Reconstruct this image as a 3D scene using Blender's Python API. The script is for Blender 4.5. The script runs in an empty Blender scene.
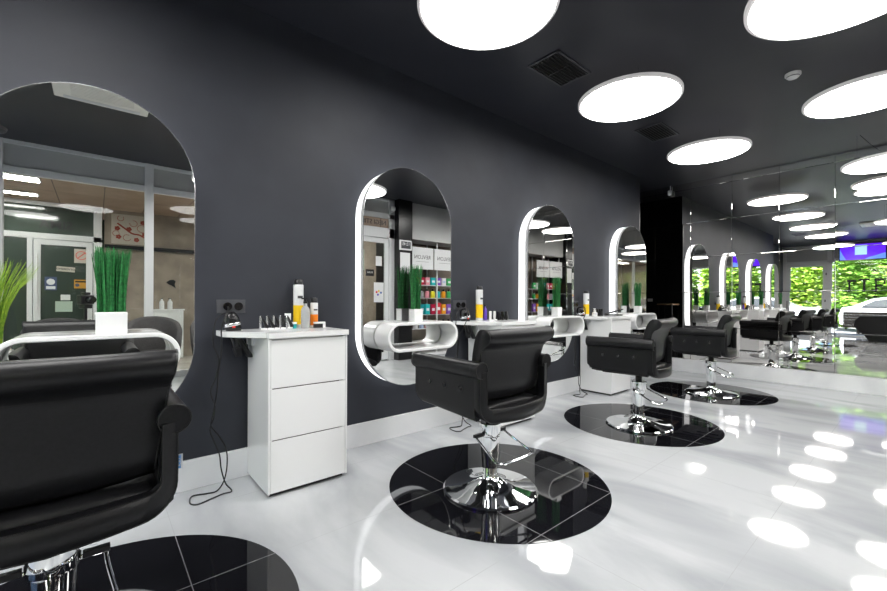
import bpy, bmesh, math, random
from mathutils import Vector, Matrix
random.seed(7)
sc = bpy.context.scene
C = sc.collection
PI = math.pi
R = math.radians

# ------------------------------------------------------------------ materials
def mat(name, base=(.8,.8,.8), rough=.5, metal=0., emit=None, estr=0., spec=.5, coat=0., trans=0., ior=1.45):
    m = bpy.data.materials.new(name); m.use_nodes = True
    b = m.node_tree.nodes['Principled BSDF']
    b.inputs['Base Color'].default_value = (*base, 1)
    b.inputs['Roughness'].default_value = rough
    b.inputs['Metallic'].default_value = metal
    b.inputs['Specular IOR Level'].default_value = spec
    b.inputs['Coat Weight'].default_value = coat
    b.inputs['Coat Roughness'].default_value = .05
    b.inputs['Transmission Weight'].default_value = trans
    b.inputs['IOR'].default_value = ior
    if emit:
        b.inputs['Emission Color'].default_value = (*emit, 1)
        b.inputs['Emission Strength'].default_value = estr
    return m

def noise_mat(name, c1, c2, scale=5., rough=.5, bump=0., stretch=(1,1,1), lo=.35, hi=.65, detail=4., spec=.5, metal=0.):
    m = mat(name, c1, rough, metal, spec=spec); t = m.node_tree; n = t.nodes; l = t.links
    tc = n.new('ShaderNodeNewGeometry'); mp = n.new('ShaderNodeMapping'); mp.inputs['Scale'].default_value = stretch
    nz = n.new('ShaderNodeTexNoise'); nz.inputs['Scale'].default_value = scale; nz.inputs['Detail'].default_value = detail
    cr = n.new('ShaderNodeValToRGB'); cr.color_ramp.elements[0].position = lo; cr.color_ramp.elements[1].position = hi
    cr.color_ramp.elements[0].color = (*c1, 1); cr.color_ramp.elements[1].color = (*c2, 1)
    nz.inputs['Distortion'].default_value = .6 if 'marble' in name else 0.
    l.new(tc.outputs['Position'], mp.inputs['Vector']); l.new(mp.outputs['Vector'], nz.inputs['Vector'])
    l.new(nz.outputs['Fac'], cr.inputs['Fac']); l.new(cr.outputs['Color'], n['Principled BSDF'].inputs['Base Color'])
    if bump:
        bp = n.new('ShaderNodeBump'); bp.inputs['Strength'].default_value = bump; bp.inputs['Distance'].default_value = .002
        l.new(nz.outputs['Fac'], bp.inputs['Height']); l.new(bp.outputs['Normal'], n['Principled BSDF'].inputs['Normal'])
    return m

def glass_mat(name, tint=(1,1,1), refl=1.0):
    m = bpy.data.materials.new(name); m.use_nodes = True; t = m.node_tree; n = t.nodes; l = t.links
    n.clear(); o = n.new('ShaderNodeOutputMaterial'); mx = n.new('ShaderNodeMixShader')
    tr = n.new('ShaderNodeBsdfTransparent'); tr.inputs['Color'].default_value = (*tint, 1)
    gl = n.new('ShaderNodeBsdfGlossy'); gl.inputs['Roughness'].default_value = 0.0
    fr = n.new('ShaderNodeFresnel'); fr.inputs['IOR'].default_value = 1.5
    ge = n.new('ShaderNodeNewGeometry'); iv = n.new('ShaderNodeMath'); iv.operation = 'SUBTRACT'; iv.inputs[0].default_value = 1.
    ml = n.new('ShaderNodeMath'); ml.operation = 'MULTIPLY'; l.new(ge.outputs['Backfacing'], iv.inputs[1]); l.new(iv.outputs[0], ml.inputs[0]); l.new(fr.outputs[0], ml.inputs[1])
    l.new(ml.outputs[0], mx.inputs[0]); l.new(tr.outputs[0], mx.inputs[1]); l.new(gl.outputs[0], mx.inputs[2])
    l.new(mx.outputs[0], o.inputs[0])
    return m

def grid_lines(m, base_socket_color, line_color, x0, dx, y0, dy, w):
    """mix grout lines on a world-space grid into the base colour of material m"""
    t = m.node_tree; n = t.nodes; l = t.links; b = n['Principled BSDF']
    g = n.new('ShaderNodeNewGeometry'); s = n.new('ShaderNodeSeparateXYZ'); l.new(g.outputs['Position'], s.inputs[0])
    outs = []
    for ax, o0, d in (('X', x0, dx), ('Y', y0, dy)):
        a = n.new('ShaderNodeMath'); a.operation = 'SUBTRACT'; a.inputs[1].default_value = o0 - d/2; l.new(s.outputs[ax], a.inputs[0])
        f = n.new('ShaderNodeMath'); f.operation = 'FLOORED_MODULO'; f.inputs[1].default_value = d; l.new(a.outputs[0], f.inputs[0])
        c = n.new('ShaderNodeMath'); c.operation = 'SUBTRACT'; c.inputs[1].default_value = d/2; l.new(f.outputs[0], c.inputs[0])
        e = n.new('ShaderNodeMath'); e.operation = 'ABSOLUTE'; l.new(c.outputs[0], e.inputs[0])
        h = n.new('ShaderNodeMath'); h.operation = 'LESS_THAN'; h.inputs[1].default_value = w; l.new(e.outputs[0], h.inputs[0])
        outs.append(h)
    mx = n.new('ShaderNodeMath'); mx.operation = 'MAXIMUM'; l.new(outs[0].outputs[0], mx.inputs[0]); l.new(outs[1].outputs[0], mx.inputs[1])
    mix = n.new('ShaderNodeMix'); mix.data_type = 'RGBA'
    l.new(mx.outputs[0], mix.inputs['Factor'])
    if base_socket_color is not None: l.new(base_socket_color, mix.inputs['A'])
    else: mix.inputs['A'].default_value = b.inputs['Base Color'].default_value
    mix.inputs['B'].default_value = (*line_color, 1)
    l.new(mix.outputs['Result'], b.inputs['Base Color'])

M = {}
# white marble floor with soft grey clouding and thin joints
fm = noise_mat('marble_floor', (.335,.35,.37), (.53,.545,.56), scale=1.3, rough=.045, stretch=(1.7,.55,1), lo=.3, hi=.6, detail=7, spec=.6)
fm.node_tree.nodes['Mapping'].inputs['Rotation'].default_value = (0,0,R(14))
ramp = [x for x in fm.node_tree.nodes if x.bl_idname == 'ShaderNodeValToRGB'][0]
grid_lines(fm, ramp.outputs['Color'], (.40,.41,.42), .31, 1.428, .547, .72, .0013)
M['floor'] = fm
bt = mat('black_tile', (.006,.006,.008), .03, spec=.55)
grid_lines(bt, None, (.22,.22,.23), .31, .714, .547, .72, .002)
M['blacktile'] = bt
M['marble'] = noise_mat('white_marble_trim', (.72,.73,.75), (.84,.85,.86), scale=1.6, rough=.12, stretch=(.7,1.5,1))
M['wall'] = noise_mat('slate_wall_paint', (.027,.0295,.038), (.033,.036,.046), scale=2.5, rough=.55, bump=.05, spec=.35)
M['ceiling'] = noise_mat('charcoal_ceiling_paint', (.026,.0275,.036), (.031,.0325,.041), scale=2., rough=.36, spec=.32)
M['blackwall'] = mat('black_gloss_panel', (.008,.008,.009), .28)
M['white'] = mat('white_lacquer', (.84,.845,.85), .16, coat=.3)
M['satin'] = mat('satin_white', (.80,.80,.81), .3)
M['gap'] = mat('dark_gap', (.02,.02,.02), .6)
M['leather'] = noise_mat('black_leather', (.006,.006,.007), (.009,.009,.0105), scale=90, rough=.38, bump=.2, spec=.34)
M['button'] = mat('black_button', (.012,.012,.013), .18)
M['piping'] = mat('black_piping', (.006,.006,.006), .3)
M['chrome'] = mat('chrome', (.86,.87,.88), .045, 1.)
M['darkmetal'] = mat('dark_metal', (.03,.03,.032), .3, .7)
M['mirror'] = mat('mirror_silver', (.86,.87,.86), 0., 1.)
M['mirrorwall'] = mat('mirror_panel_silver', (.80,.778,.752), 0., 1.)
M['edge'] = mat('mirror_edge', (.55,.56,.57), .15, .8)
M['acryl'] = mat('lit_acrylic', (.9,.9,.92), .3, emit=(.96,.98,1.), estr=1.0)
M['lamp'] = mat('lamp_diffuser', (.9,.9,.9), .4, emit=(1,.985,.96), estr=10.5)
M['lampoff'] = mat('unlit_diffuser', (.16,.16,.17), .4)
M['lampring'] = mat('lamp_ring', (.60,.58,.58), .3, 0., emit=(1,.97,.97), estr=.16)  # faint glow put into the ring so its unlit rim looks lighter
M['green'] = noise_mat('dark_grass', (.010,.10,.025), (.03,.24,.06), scale=60, rough=.5)
M['lime'] = noise_mat('lime_grass', (.15,.33,.02), (.45,.62,.06), scale=30, rough=.5)
M['soil'] = noise_mat('pebbles', (.35,.28,.2), (.7,.62,.5), scale=150, rough=.8)
M['black'] = mat('black_plastic', (.01,.01,.011), .3)
M['blackgloss'] = mat('black_gloss', (.008,.008,.009), .1)
M['red'] = mat('red_plastic', (.7,.03,.02), .3)
M['yellow'] = mat('yellow_label', (.85,.55,.01), .35)
M['orange'] = mat('orange_label', (.85,.22,.01), .35)
M['teal'] = mat('teal_label', (.01,.30,.30), .35)
M['purple'] = mat('purple_label', (.11,.05,.45), .35)
M['silver'] = mat('silver_plastic', (.6,.61,.63), .2, .8)
M['clear'] = mat('clear_bottle', (.75,.78,.8), .08, trans=.6)
M['socket'] = mat('socket_grey', (.06,.062,.07), .35)
M['alu'] = mat('white_aluminium_frame', (.72,.73,.74), .35)
M['header'] = mat('grey_header_panel', (.50,.505,.50), .35)
M['glass'] = glass_mat('window_glass', (.93,.95,.94))
M['paper'] = mat('white_paper', (.75,.76,.77), .5)
M['wood'] = noise_mat('light_wood', (.34,.20,.10), (.46,.30,.17), scale=6, rough=.4, stretch=(1,12,1))
M['brownceil'] = noise_mat('brown_ceiling_panel', (.38,.27,.205), (.45,.33,.25), scale=3, rough=.6)
grid_lines(M['brownceil'], [x for x in M['brownceil'].node_tree.nodes if x.bl_idname=='ShaderNodeValToRGB'][0].outputs['Color'], (.09,.06,.045), .1, .6, -2.1, 1.2, .006)
M['corrwall'] = noise_mat('brown_grey_plaster', (.24,.20,.165), (.32,.27,.22), scale=4, rough=.7)
M['corrfloor'] = noise_mat('corridor_floor', (.40,.37,.33), (.5,.47,.43), scale=3, rough=.25)
M['darkglass'] = mat('dark_green_glass', (.045,.06,.05), .08)
M['mural'] = mat('red_brown_paint', (.33,.06,.035), .5)
M['cream'] = mat('cream_panel', (.5,.46,.4), .6)
M['blue'] = mat('blue_print', (.05,.12,.35), .4)
M['navy'] = mat('navy_print', (.05,.07,.16), .4)
M['skyblue'] = mat('light_blue_print', (.05,.35,.8), .4)
M['ochre'] = mat('ochre_print', (.55,.28,.04), .4)
M['palegreen'] = mat('pale_green_paper', (.42,.52,.44), .5)
M['grey_fab'] = noise_mat('grey_felt', (.055,.052,.052), (.08,.077,.077), scale=80, rough=.85)
M['screen'] = None
M['screenblue'] = mat('screen_purple_blue', (.02,.0,.1), .2, emit=(.13,.02,.95), estr=.8)
M['screencyan'] = mat('screen_pale_cyan', (.1,.1,.1), .2, emit=(.45,.8,1.), estr=.8)
M['screenlow'] = mat('screen_light_blue', (.1,.1,.1), .2, emit=(.12,.30,1.), estr=.8)
M['cassette'] = mat('cream_white_plastic', (.9,.88,.82), .4, emit=None)
M['corrlight'] = mat('corridor_light_panel', (.9,.9,.9), .4, emit=(1,.97,.92), estr=34.)
M['asphalt'] = noise_mat('pale_asphalt', (.34,.34,.34), (.46,.45,.44), scale=8, rough=.9)
M['carpaint'] = mat('silver_white_car_paint', (.75,.76,.78), .15, .2, coat=.6)
M['carglass'] = mat('dark_car_glass', (.05,.06,.07), .05)
M['tyre'] = mat('tyre_rubber', (.02,.02,.02), .8)
M['slatwood'] = noise_mat('brown_slat_wood', (.07,.05,.035), (.11,.08,.055), scale=6, rough=.7, stretch=(12,1,12))
M['leafA'] = noise_mat('bright_leaf', (.20,.38,.03), (.50,.68,.12), scale=3, rough=.6)
M['leafB'] = noise_mat('mid_green_leaf', (.10,.26,.03), (.34,.55,.08), scale=3, rough=.6)
M['bark'] = noise_mat('bark', (.07,.05,.035), (.13,.10,.07), scale=12, rough=.9)
for mm in ('leafA','leafB'):
    b = M[mm].node_tree.nodes['Principled BSDF']; b.inputs['Subsurface Weight'].default_value = 0

# ------------------------------------------------------------------ mesh builder
class MB:
    def __init__(s): s.v = []; s.f = []; s.mi = []; s.cur = 0
    def add(s, vs, fs, T=None):
        o = len(s.v)
        for p in vs:
            p = Vector(p); s.v.append(tuple(T @ p if T else p))
        for f in fs: s.f.append([i+o for i in f]); s.mi.append(s.cur)
        return s
    def box(s, a, b, T=None):
        (x0,y0,z0),(x1,y1,z1) = a, b
        vs = [(x0,y0,z0),(x1,y0,z0),(x1,y1,z0),(x0,y1,z0),(x0,y0,z1),(x1,y0,z1),(x1,y1,z1),(x0,y1,z1)]
        return s.add(vs, [(0,3,2,1),(4,5,6,7),(0,1,5,4),(1,2,6,5),(2,3,7,6),(3,0,4,7)], T)
    def lathe(s, prof, n=32, T=None, caps=True):
        vs = []; fs = []
        for r, z in prof:
            for k in range(n):
                a = 2*PI*k/n; vs.append((r*math.cos(a), r*math.sin(a), z))
        for i in range(len(prof)-1):
            for k in range(n):
                k2 = (k+1) % n; fs.append((i*n+k, i*n+k2, (i+1)*n+k2, (i+1)*n+k))
        if caps:
            fs.append(tuple(range(n-1, -1, -1))); fs.append(tuple((len(prof)-1)*n+k for k in range(n)))
        return s.add(vs, fs, T)
    def cyl(s, p, q, r, n=16, r2=None):
        p = Vector(p); q = Vector(q); d = q-p; L = d.length
        T = Matrix.Translation(p) @ d.to_track_quat('Z','Y').to_matrix().to_4x4()
        return s.lathe([(r,0),(r if r2 is None else r2, L)], n, T)
    def prism(s, poly, y0, y1, plane='XZ', T=None):
        """polygon in a plane extruded along the remaining axis"""
        def P(u, v, w):
            return {'XZ': (u,w,v), 'YZ': (w,u,v), 'XY': (u,v,w)}[plane]
        n = len(poly)
        vs = [P(u,v,y0) for u,v in poly] + [P(u,v,y1) for u,v in poly]
        fs = [tuple(range(n)), tuple(range(2*n-1, n-1, -1))] + [(i, i+n, (i+1)%n+n, (i+1)%n) for i in range(n)]
        return s.add(vs, fs, T)
    def loft(s, rings, closed_ends=True, T=None):
        n = len(rings[0]); vs = [p for r in rings for p in r]; fs = []
        for i in range(len(rings)-1):
            for k in range(n):
                k2 = (k+1) % n; fs.append((i*n+k, i*n+k2, (i+1)*n+k2, (i+1)*n+k))
        if closed_ends:
            fs.append(tuple(range(n-1,-1,-1))); fs.append(tuple((len(rings)-1)*n+k for k in range(n)))
        return s.add(vs, fs, T)
    def tube(s, pts, r, n=8, closed=False):
        pts = [Vector(p) for p in pts]; m = len(pts); rings = []
        up = None
        for i, p in enumerate(pts):
            if closed: t = pts[(i+1) % m] - pts[(i-1) % m]
            else: t = pts[min(i+1, m-1)] - pts[max(i-1, 0)]
            t.normalize()
            if up is None:
                up = Vector((0,0,1)) if abs(t.z) < .9 else Vector((1,0,0))
            a = t.cross(up).normalized(); b = a.cross(t).normalized(); up = b
            rings.append([tuple(p + a*r*math.cos(2*PI*k/n) + b*r*math.sin(2*PI*k/n)) for k in range(n)])
        if closed:
            rings.append(rings[0]); return s.loft(rings, False)
        return s.loft(rings, True)
    def build(s, name, m, parent=None, bevel=0., seg=2, smooth=True, angle=38, sub=0):
        me = bpy.data.meshes.new(name); me.from_pydata(s.v, [], s.f)
        bm = bmesh.new(); bm.from_mesh(me); bmesh.ops.remove_doubles(bm, verts=bm.verts, dist=1e-6)
        bmesh.ops.recalc_face_normals(bm, faces=bm.faces); bm.to_mesh(me); bm.free()
        for k in (m if isinstance(m, (list, tuple)) else [m]): me.materials.append(k)
        if isinstance(m, (list, tuple)) and len(me.polygons) == len(s.mi):
            for p, i in zip(me.polygons, s.mi): p.material_index = i
        if smooth:
            me.polygons.foreach_set('use_smooth', [True]*len(me.polygons))
            try: me.set_sharp_from_angle(angle=R(angle))
            except Exception: pass
        o = bpy.data.objects.new(name, me); C.objects.link(o)
        if parent: o.parent = parent
        if bevel:
            b = o.modifiers.new('bevel', 'BEVEL'); b.width = bevel; b.segments = seg; b.limit_method = 'ANGLE'; b.angle_limit = R(35)
            b.harden_normals = False
        if sub:
            d = o.modifiers.new('sub', 'SUBSURF'); d.levels = sub; d.render_levels = sub
        return o

def smooth_path(pts, n=6):
    pts = [Vector(p) for p in pts]; out = []
    for i in range(len(pts)-1):
        p0 = pts[max(i-1,0)]; p1 = pts[i]; p2 = pts[i+1]; p3 = pts[min(i+2,len(pts)-1)]
        for k in range(n):
            t = k/n
            out.append(.5*((2*p1)+(-p0+p2)*t+(2*p0-5*p1+4*p2-p3)*t*t+(-p0+3*p1-3*p2+p3)*t**3))
    out.append(pts[-1]); return out

def thing(name, label, cat, loc=(0,0,0), rz=0, group=None):
    o = bpy.data.objects.new(name, None); C.objects.link(o); o.location = loc; o.rotation_euler = (0,0,rz)
    o.empty_display_size = .1
    return tag(o, label, cat, group)
def tag(o, label, cat, group=None):
    o['label'] = label; o['category'] = cat
    if group: o['group'] = group
    return o
def struct(o): o['kind'] = 'structure'; return o
def dup(root, loc=None, rz=None, label=None, group=None):
    def cp(o, par):
        c = o.copy(); C.objects.link(c)
        if par: c.parent = par
        for ch in [x for x in bpy.data.objects if x.parent == o]: cp(ch, c)
        return c
    r = cp(root, None)
    if loc is not None: r.location = loc
    if rz is not None: r.rotation_euler = (0,0,rz)
    if label: r['label'] = label
    if group: r['group'] = group
    return r
def text(name, body, size, m, loc, rot, parent=None, align='CENTER', ext=.0008, bold=0.):
    cu = bpy.data.curves.new('t', 'FONT'); cu.body = body; cu.size = size; cu.extrude = ext; cu.align_x = align; cu.align_y = 'CENTER'
    cu.offset = bold; cu.resolution_u = 3
    to = bpy.data.objects.new('t', cu); C.objects.link(to)
    bpy.context.view_layer.update()
    me = bpy.data.meshes.new_from_object(to.evaluated_get(bpy.context.evaluated_depsgraph_get()))
    bpy.data.objects.remove(to)
    me.materials.clear(); me.materials.append(m)
    o = bpy.data.objects.new(name, me); C.objects.link(o); o.location = loc; o.rotation_euler = rot
    if parent: o.parent = parent
    return o

# ------------------------------------------------------------------ dimensions
H = 3.222; W = 3.0145; XE = 7.70; XW = 6.78; XB = -4.1; YF = -1.75
P = 2.0808; Z0 = 0.

# ------------------------------------------------------------------ room shell
struct(MB().box((XB-.2,-1.9,-.1),(8.0,5.2,0)).build('floor', M['floor'], smooth=False))
struct(MB().box((XB-.25,-1.9,H),(8.0,5.2,H+.15)).build('ceiling', M['ceiling'], smooth=False))
struct(MB().box((-.52,W,0),(XW-.02,4.9,H)).build('wall_left', M['wall'], smooth=False))
struct(MB().box((XW-.02,W,0),(XW,4.9,H)).build('wall_recess_side', M['blackwall'], smooth=False))
struct(MB().box((XW-.02,4.9,0),(8.0,5.1,H)).build('wall_recess_end', M['blackwall'], smooth=False))
struct(MB().box((XB,3.42,0),(-.52,3.6,H)).build('wall_left_rear', M['wall'], smooth=False))
struct(MB().box((XE+.03,-1.9,0),(XE+.25,5.1,H)).build('wall_end', M['blackwall'], smooth=False))
struct(MB().box((-.52,W-.022,0),(XW,W,.188)).build('baseboard_left', M['marble'], bevel=.003))
struct(MB().box((XE-.03,-1.1,0),(XE+.03,4.9,.215)).build('baseboard_end', M['marble'], bevel=.003))

# wall of mirror squares
mw = thing('mirror_wall', 'end wall clad in square frameless mirror tiles up to the ceiling', 'mirror', (XE,1.5,.215))
zs = [.218,.77,1.35,1.94,2.525,3.11,H-.004]; ys = [4.9,4.33,3.74,3.15,2.57,1.98,1.39,.79,.20,-.38,-1.09]
rr = random.Random(3)
for i in range(len(zs)-1):
    for j in range(len(ys)-1):
        z0, z1 = zs[i], zs[i+1]; y1, y0 = ys[j], ys[j+1]
        al, be = (R(-.32), R(-.30)) if i >= 4 else (R(rr.uniform(-.07,.07)), R(rr.uniform(-.07,.07)))
        yc, zc = (y0+y1)/2, (z0+z1)/2; g = .0014
        fx = lambda y, z: math.tan(al)*(y-yc)+math.tan(be)*(z-zc)
        q = [(y0+g,z0+g),(y1-g,z0+g),(y1-g,z1-g),(y0+g,z1-g)]; e = .003
        qi = [(y0+g+e,z0+g+e),(y1-g-e,z0+g+e),(y1-g-e,z1-g-e),(y0+g+e,z1-g-e)]
        mb = MB()
        vs = [(fx(y,z), y-1.5, z-.215) for y,z in qi] + [(fx(y,z)+.0008, y-1.5, z-.215) for y,z in q] + [(.028, y-1.5, z-.215) for y,z in q]
        fs = [(0,1,2,3)] + [(k,k+4,(k+1)%4+4,(k+1)%4) for k in range(4)] + [(k+4,k+8,(k+1)%4+8,(k+1)%4+4) for k in range(4)]
        mb.add(vs, fs); mb.build('mirror_panel', M['mirrorwall'], mw, smooth=False)

# ------------------------------------------------------------------ front side: glazed partition to the passage, X < 4.6
def bar(mb, x0, x1, y0, y1, z0, z1): mb.box((x0,y0,z0),(x1,y1,z1))
def glazing(name, posts, x0, x1, y, zh0, zh1, zt):
    mb = MB()
    for px in posts: mb.box((px-.055,y-.05,0),(px+.055,y+.03,H))
    mb.box((x0,y-.05,zh0),(x1,y+.02,zh0+.09)); mb.box((x0,y-.05,H-.05),(x1,y+.02,H)); mb.box((x0,y-.05,0),(x1,y+.02,.1))
    fr = struct(mb.build(name, M['alu'], bevel=.004))
    MB().box((x0,y-.035,zh0+.09),(x1,y-.01,H-.05)).build('header_panel', M['header'], fr, smooth=False)
    MB().box((x0,y-.03,.1),(x1,y-.024,zh0)).build('window_glass', M['glass'], fr, smooth=False)
    return fr
glazing('window_1', [-4.02,-2.55,-.95,.60,2.2,3.62], XB, 3.66, YF, 2.80, H, 0)
# door bay with a transom sign
dr = thing('entrance_door_frame', 'white framed glass door with a signed transom beside the black pillar', 'door', (4.10,-1.22,0))
del dr['label']; del dr['category']; dr['kind'] = 'structure'; dr.name = 'door_1'
mb = MB()
for a,b in (((-.47,-.05,0),(-.38,.03,H)),((.38,-.05,0),(.50,.03,H)),((-.47,-.05,2.83),(.5,.03,2.93)),((-.47,-.05,2.44),(.5,.03,2.64)),((-.47,-.05,H-.04),(.5,.03,H))): mb.box(a,b)
mb.build('door_frame', M['alu'], dr, bevel=.004)
mb = MB()
for a,b in (((-.37,-.04,.02),(-.29,.01,2.43)),((.29,-.04,.02),(.37,.01,2.43)),((-.29,-.04,.02),(.29,.01,.16)),((-.29,-.04,2.34),(.29,.01,2.43))): mb.box(a,b)
lf = mb.build('door_leaf', M['alu'], dr, bevel=.004)
MB().box((-.29,-.02,.16),(.29,-.014,2.34)).build('glass', M['glass'], lf, smooth=False)
MB().box((-.33,.01,1.0),(-.31,.06,1.3)).build('handle', M['darkmetal'], lf, bevel=.004)
MB().box((-.38,-.03,2.93),(.38,-.01,H-.04)).build('header_panel', M['header'], dr, smooth=False)
MB().box((-.38,-.03,2.64),(.38,-.01,2.83)).build('transom_panel', M['brownceil'], dr, smooth=False)
t_ = text('transom_lettering', 'NEGI STILL', .125, M['black'], (.02,-.006,2.735), (R(90),0,R(180)), dr)

def sheet(name, label, cat, x0, x1, y, z0, z1, m, face=1, th=.004):
    """a flat sheet facing the salon (+Y)"""
    o = MB().box((x0-(x0+x1)/2,0,0),(x1-(x0+x1)/2,th,z1-z0)).build(name, m, smooth=False)
    o.location = ((x0+x1)/2, y, z0); tag(o, label, cat); return o
T180 = (R(90),0,R(180))
rt = MB(); rt.box((3.60,-1.80,0),(3.66,-1.70,H)); rt.box((3.60,-1.70,2.83),(3.66,-1.17,2.93)); rt.box((3.60,-1.70,0),(3.66,-1.17,.1)); rt.box((3.60,-1.70,H-.04),(3.66,-1.17,H))
rt = struct(rt.build('window_3', M['alu'], bevel=.004)); MB().box((3.62,-1.70,2.93),(3.64,-1.2,H-.04)).build('header_panel', M['header'], rt, smooth=False); MB().box((3.628,-1.70,.1),(3.632,-1.2,2.83)).build('window_glass', M['glass'], rt, smooth=False)
# papers on that door
YG = -1.22-.013
o = sheet('door_sign','small black tilted sign with white letters on the glass door','sign',3.97,4.15,YG,1.67,1.80,M['black']); 
text('lettering','PUSH',.05,M['paper'],(0,.006,.07),T180,o)
sheet('notice','blank white paper notice at the upper edge of the glass door','paper',4.19,4.33,YG,1.88,2.07,M['paper'])
o = sheet('poster','white poster with coloured blots low on the glass door','poster',4.15,4.37,YG,1.16,1.55,M['paper'])
for k,(c,dx,dz) in enumerate((('red',-.05,.2),('yellow',.0,.22),('blue',.05,.19),('purple',-.02,.15))):
    MB().lathe([(.022,0),(.022,.002)],16,Matrix.Translation((dx,.004,dz))@Matrix.Rotation(R(-90),4,'X')).build('colour_blot',M[c],o)
sheet('notice','pale green paper notice on the far edge of the glass door','paper',3.82,3.93,YG,1.78,2.18,M['palegreen'])

# black pillar with thermometer clock
struct(MB().box((4.60,-1.9,0),(4.93,-1.03,H)).build('trim_1', M['blackwall'], smooth=False)); bpy.data.objects['trim_1'].name = 'trim_1'
ck = thing('digital_clock','white framed digital clock and thermometer high on the black pillar','clock',(4.75,-1.03,2.31))
MB().box((-.15,0,-.10),(.15,.03,.10)).build('case', M['satin'], ck, bevel=.01)
MB().box((-.115,.0301,-.07),(.115,.033,.07)).build('display', M['socket'], ck)
text('digits','12:45',.085,M['satin'],(0,.034,.02),T180,ck)
sheet('paper_notice','white paper notice with a small emblem fixed under the digital clock','paper',4.63,4.87,-1.028,1.74,2.16,M['paper'])

# security sensor on the door header
sn = thing('motion_sensor','small white round security sensor beside the top of the black pillar','sensor',(4.52,-1.12,3.03))
MB().lathe([(.0,-.05),(.03,-.045),(.045,-.02),(.05,.01),(.04,.04),(.0,.05)],20,Matrix.Rotation(R(20),4,'X'),caps=False).build('dome',M['satin'],sn)
MB().box((-.02,-.07,-.02),(.02,-.03,.02)).build('bracket',M['satin'],sn)

# shop display bay right of the pillar
struct(MB().box((4.93,-1.9,2.47),(XE+.03,-1.12,H)).build('trim_2', M['header'], bevel=.004))
ds = thing('display_cabinet','glass product display cabinet with white shelves below the brand panels','display',(6.18,-1.3,0))
mb = MB()
for x in (-1.22,-.42,.38,1.15): mb.box((x-.012,.04,0),(x+.012,.07,2.46)); mb.box((x-.012,-.32,0),(x+.012,-.29,2.46))
mb.build('upright', M['alu'], ds)
for z in (.30,.58,.88,1.24,1.52): MB().box((-1.22,-.3,z),(1.15,.05,z+.015)).build('shelf', M['white'], ds, bevel=.002)
MB().box((-1.23,-.34,0),(1.16,-.33,2.46)).build('back_panel', M['corrwall'], ds, smooth=False)
MB().box((-1.23,-.33,0),(1.16,.08,.06)).build('plinth', M['white'], ds, bevel=.003)
for k,(x0,x1) in enumerate(((4.97,5.56),(5.59,6.18))):
    b = thing('brand_panel', ('white brand panel beside the black pillar over the product display','white brand panel farther from the black pillar over the product display')[k],'sign',((x0+x1)/2,-1.135,1.86),group='brand panels')
    MB().box((-(x1-x0)/2,-.01,0),((x1-x0)/2,.01,.46)).build('board', M['paper'], b, bevel=.002)
    text('lettering','REVLON',.115,M['socket'],(0,.012,.25),T180,b)
    MB().box((-.17,.011,.155),(.17,.0125,.16)).build('underline', M['socket'], b)

cols = {'yellow':(.8,.75,.05),'orange':(.85,.35,.02),'crimson':(.45,.01,.05),'pink':(.75,.3,.35),'turquoise':(.02,.5,.5),'white':(.75,.75,.75),'pale blue':(.45,.55,.75),'red':(.65,.04,.06),'green':(.05,.4,.12),'dark teal':(.01,.25,.28),'violet':(.25,.1,.5),'grey':(.3,.3,.32)}
cm = {k: mat('product_'+k.replace(' ','_'), v, .3) for k,v in cols.items()}
def product(kind, cn, x, y, z, w, h, label, group):
    t = thing(kind, label, 'box' if kind=='product_box' else 'bottle', (x,y,z), 0, group)
    if kind == 'product_box':
        MB().box((-w/2,-.03,0),(w/2,.03,h)).build('carton', cm[cn], t, bevel=.002)
        MB().box((-w*.32,.0301,h*.35),(w*.32,.031,h*.62)).build('label_patch', M['paper'] if cn!='white' else cm['pale blue'], t)
    else:
        MB().lathe([(w*.4,0),(w*.42,.01),(w*.42,h*.7),(w*.2,h*.78)],14).build('bottle_body', cm[cn], t)
        MB().lathe([(w*.17,h*.78),(w*.17,h)],12).build('cap', M['black'], t)
rows = [(1.535,'top',['yellow','orange','crimson','pink','turquoise','violet','white','green'],.165,'product_box'),
        (1.255,'middle',['white','pale blue','grey','pink','yellow','turquoise','orange','green'],.19,'shampoo_bottle'),
        (.895,'lower',['red','green','dark teal','turquoise','crimson','red2','orange','violet'],.22,'product_box'),
        (.595,'second lowest',['grey','white','pale blue','pink','violet','green','yellow','red'],.18,'shampoo_bottle')]
for z,rn,cs,h,kind in rows:
    for k,cn in enumerate(cs):
        if cn == 'red2': cn2, word = 'red', 'tall red'
        else: cn2, word = cn, cn
        nm = 'box' if kind=='product_box' else 'shampoo bottle'
        product(kind, cn2, 5.04+k*.155, -1.27, z, .115, h*(1.15 if cn=='red2' else 1), f'{word} product {nm} on the {rn} shelf of the glass display', f'products on the {rn} display shelf')
struct(MB().box((4.93,-1.9,0),(XE+.03,-1.66,2.47)).build('wall_front_display', M['corrwall'], smooth=False))

# ------------------------------------------------------------------ passage and the photo shop across it
struct(MB().box((XB-.2,-6.0,-.1),(5.2,-1.9,0)).build('floor_passage', M['corrfloor'], smooth=False))
struct(MB().box((XB-.2,-6.0,2.93),(5.2,-1.8,3.05)).build('ceiling_passage', M['brownceil'], smooth=False))
struct(MB().box((.12,-4.6,0),(5.2,-4.4,2.93)).build('wall_passage', M['corrwall'], smooth=False))
struct(MB().box((XB-.2,-4.6,0),(-1.30,-4.4,2.93)).build('wall_passage_far', M['corrwall'], smooth=False))
struct(MB().box((5.0,-4.6,0),(5.2,-1.9,2.93)).build('wall_passage_right', M['corrwall'], smooth=False))
struct(MB().box((XB-.2,-6.0,0),(XB,-1.9,2.93)).build('wall_passage_left', M['corrwall'], smooth=False))
struct(MB().box((-1.4,-5.9,0),(.3,-5.8,2.93)).build('wall_shop_back', M['darkglass'], smooth=False))
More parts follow.
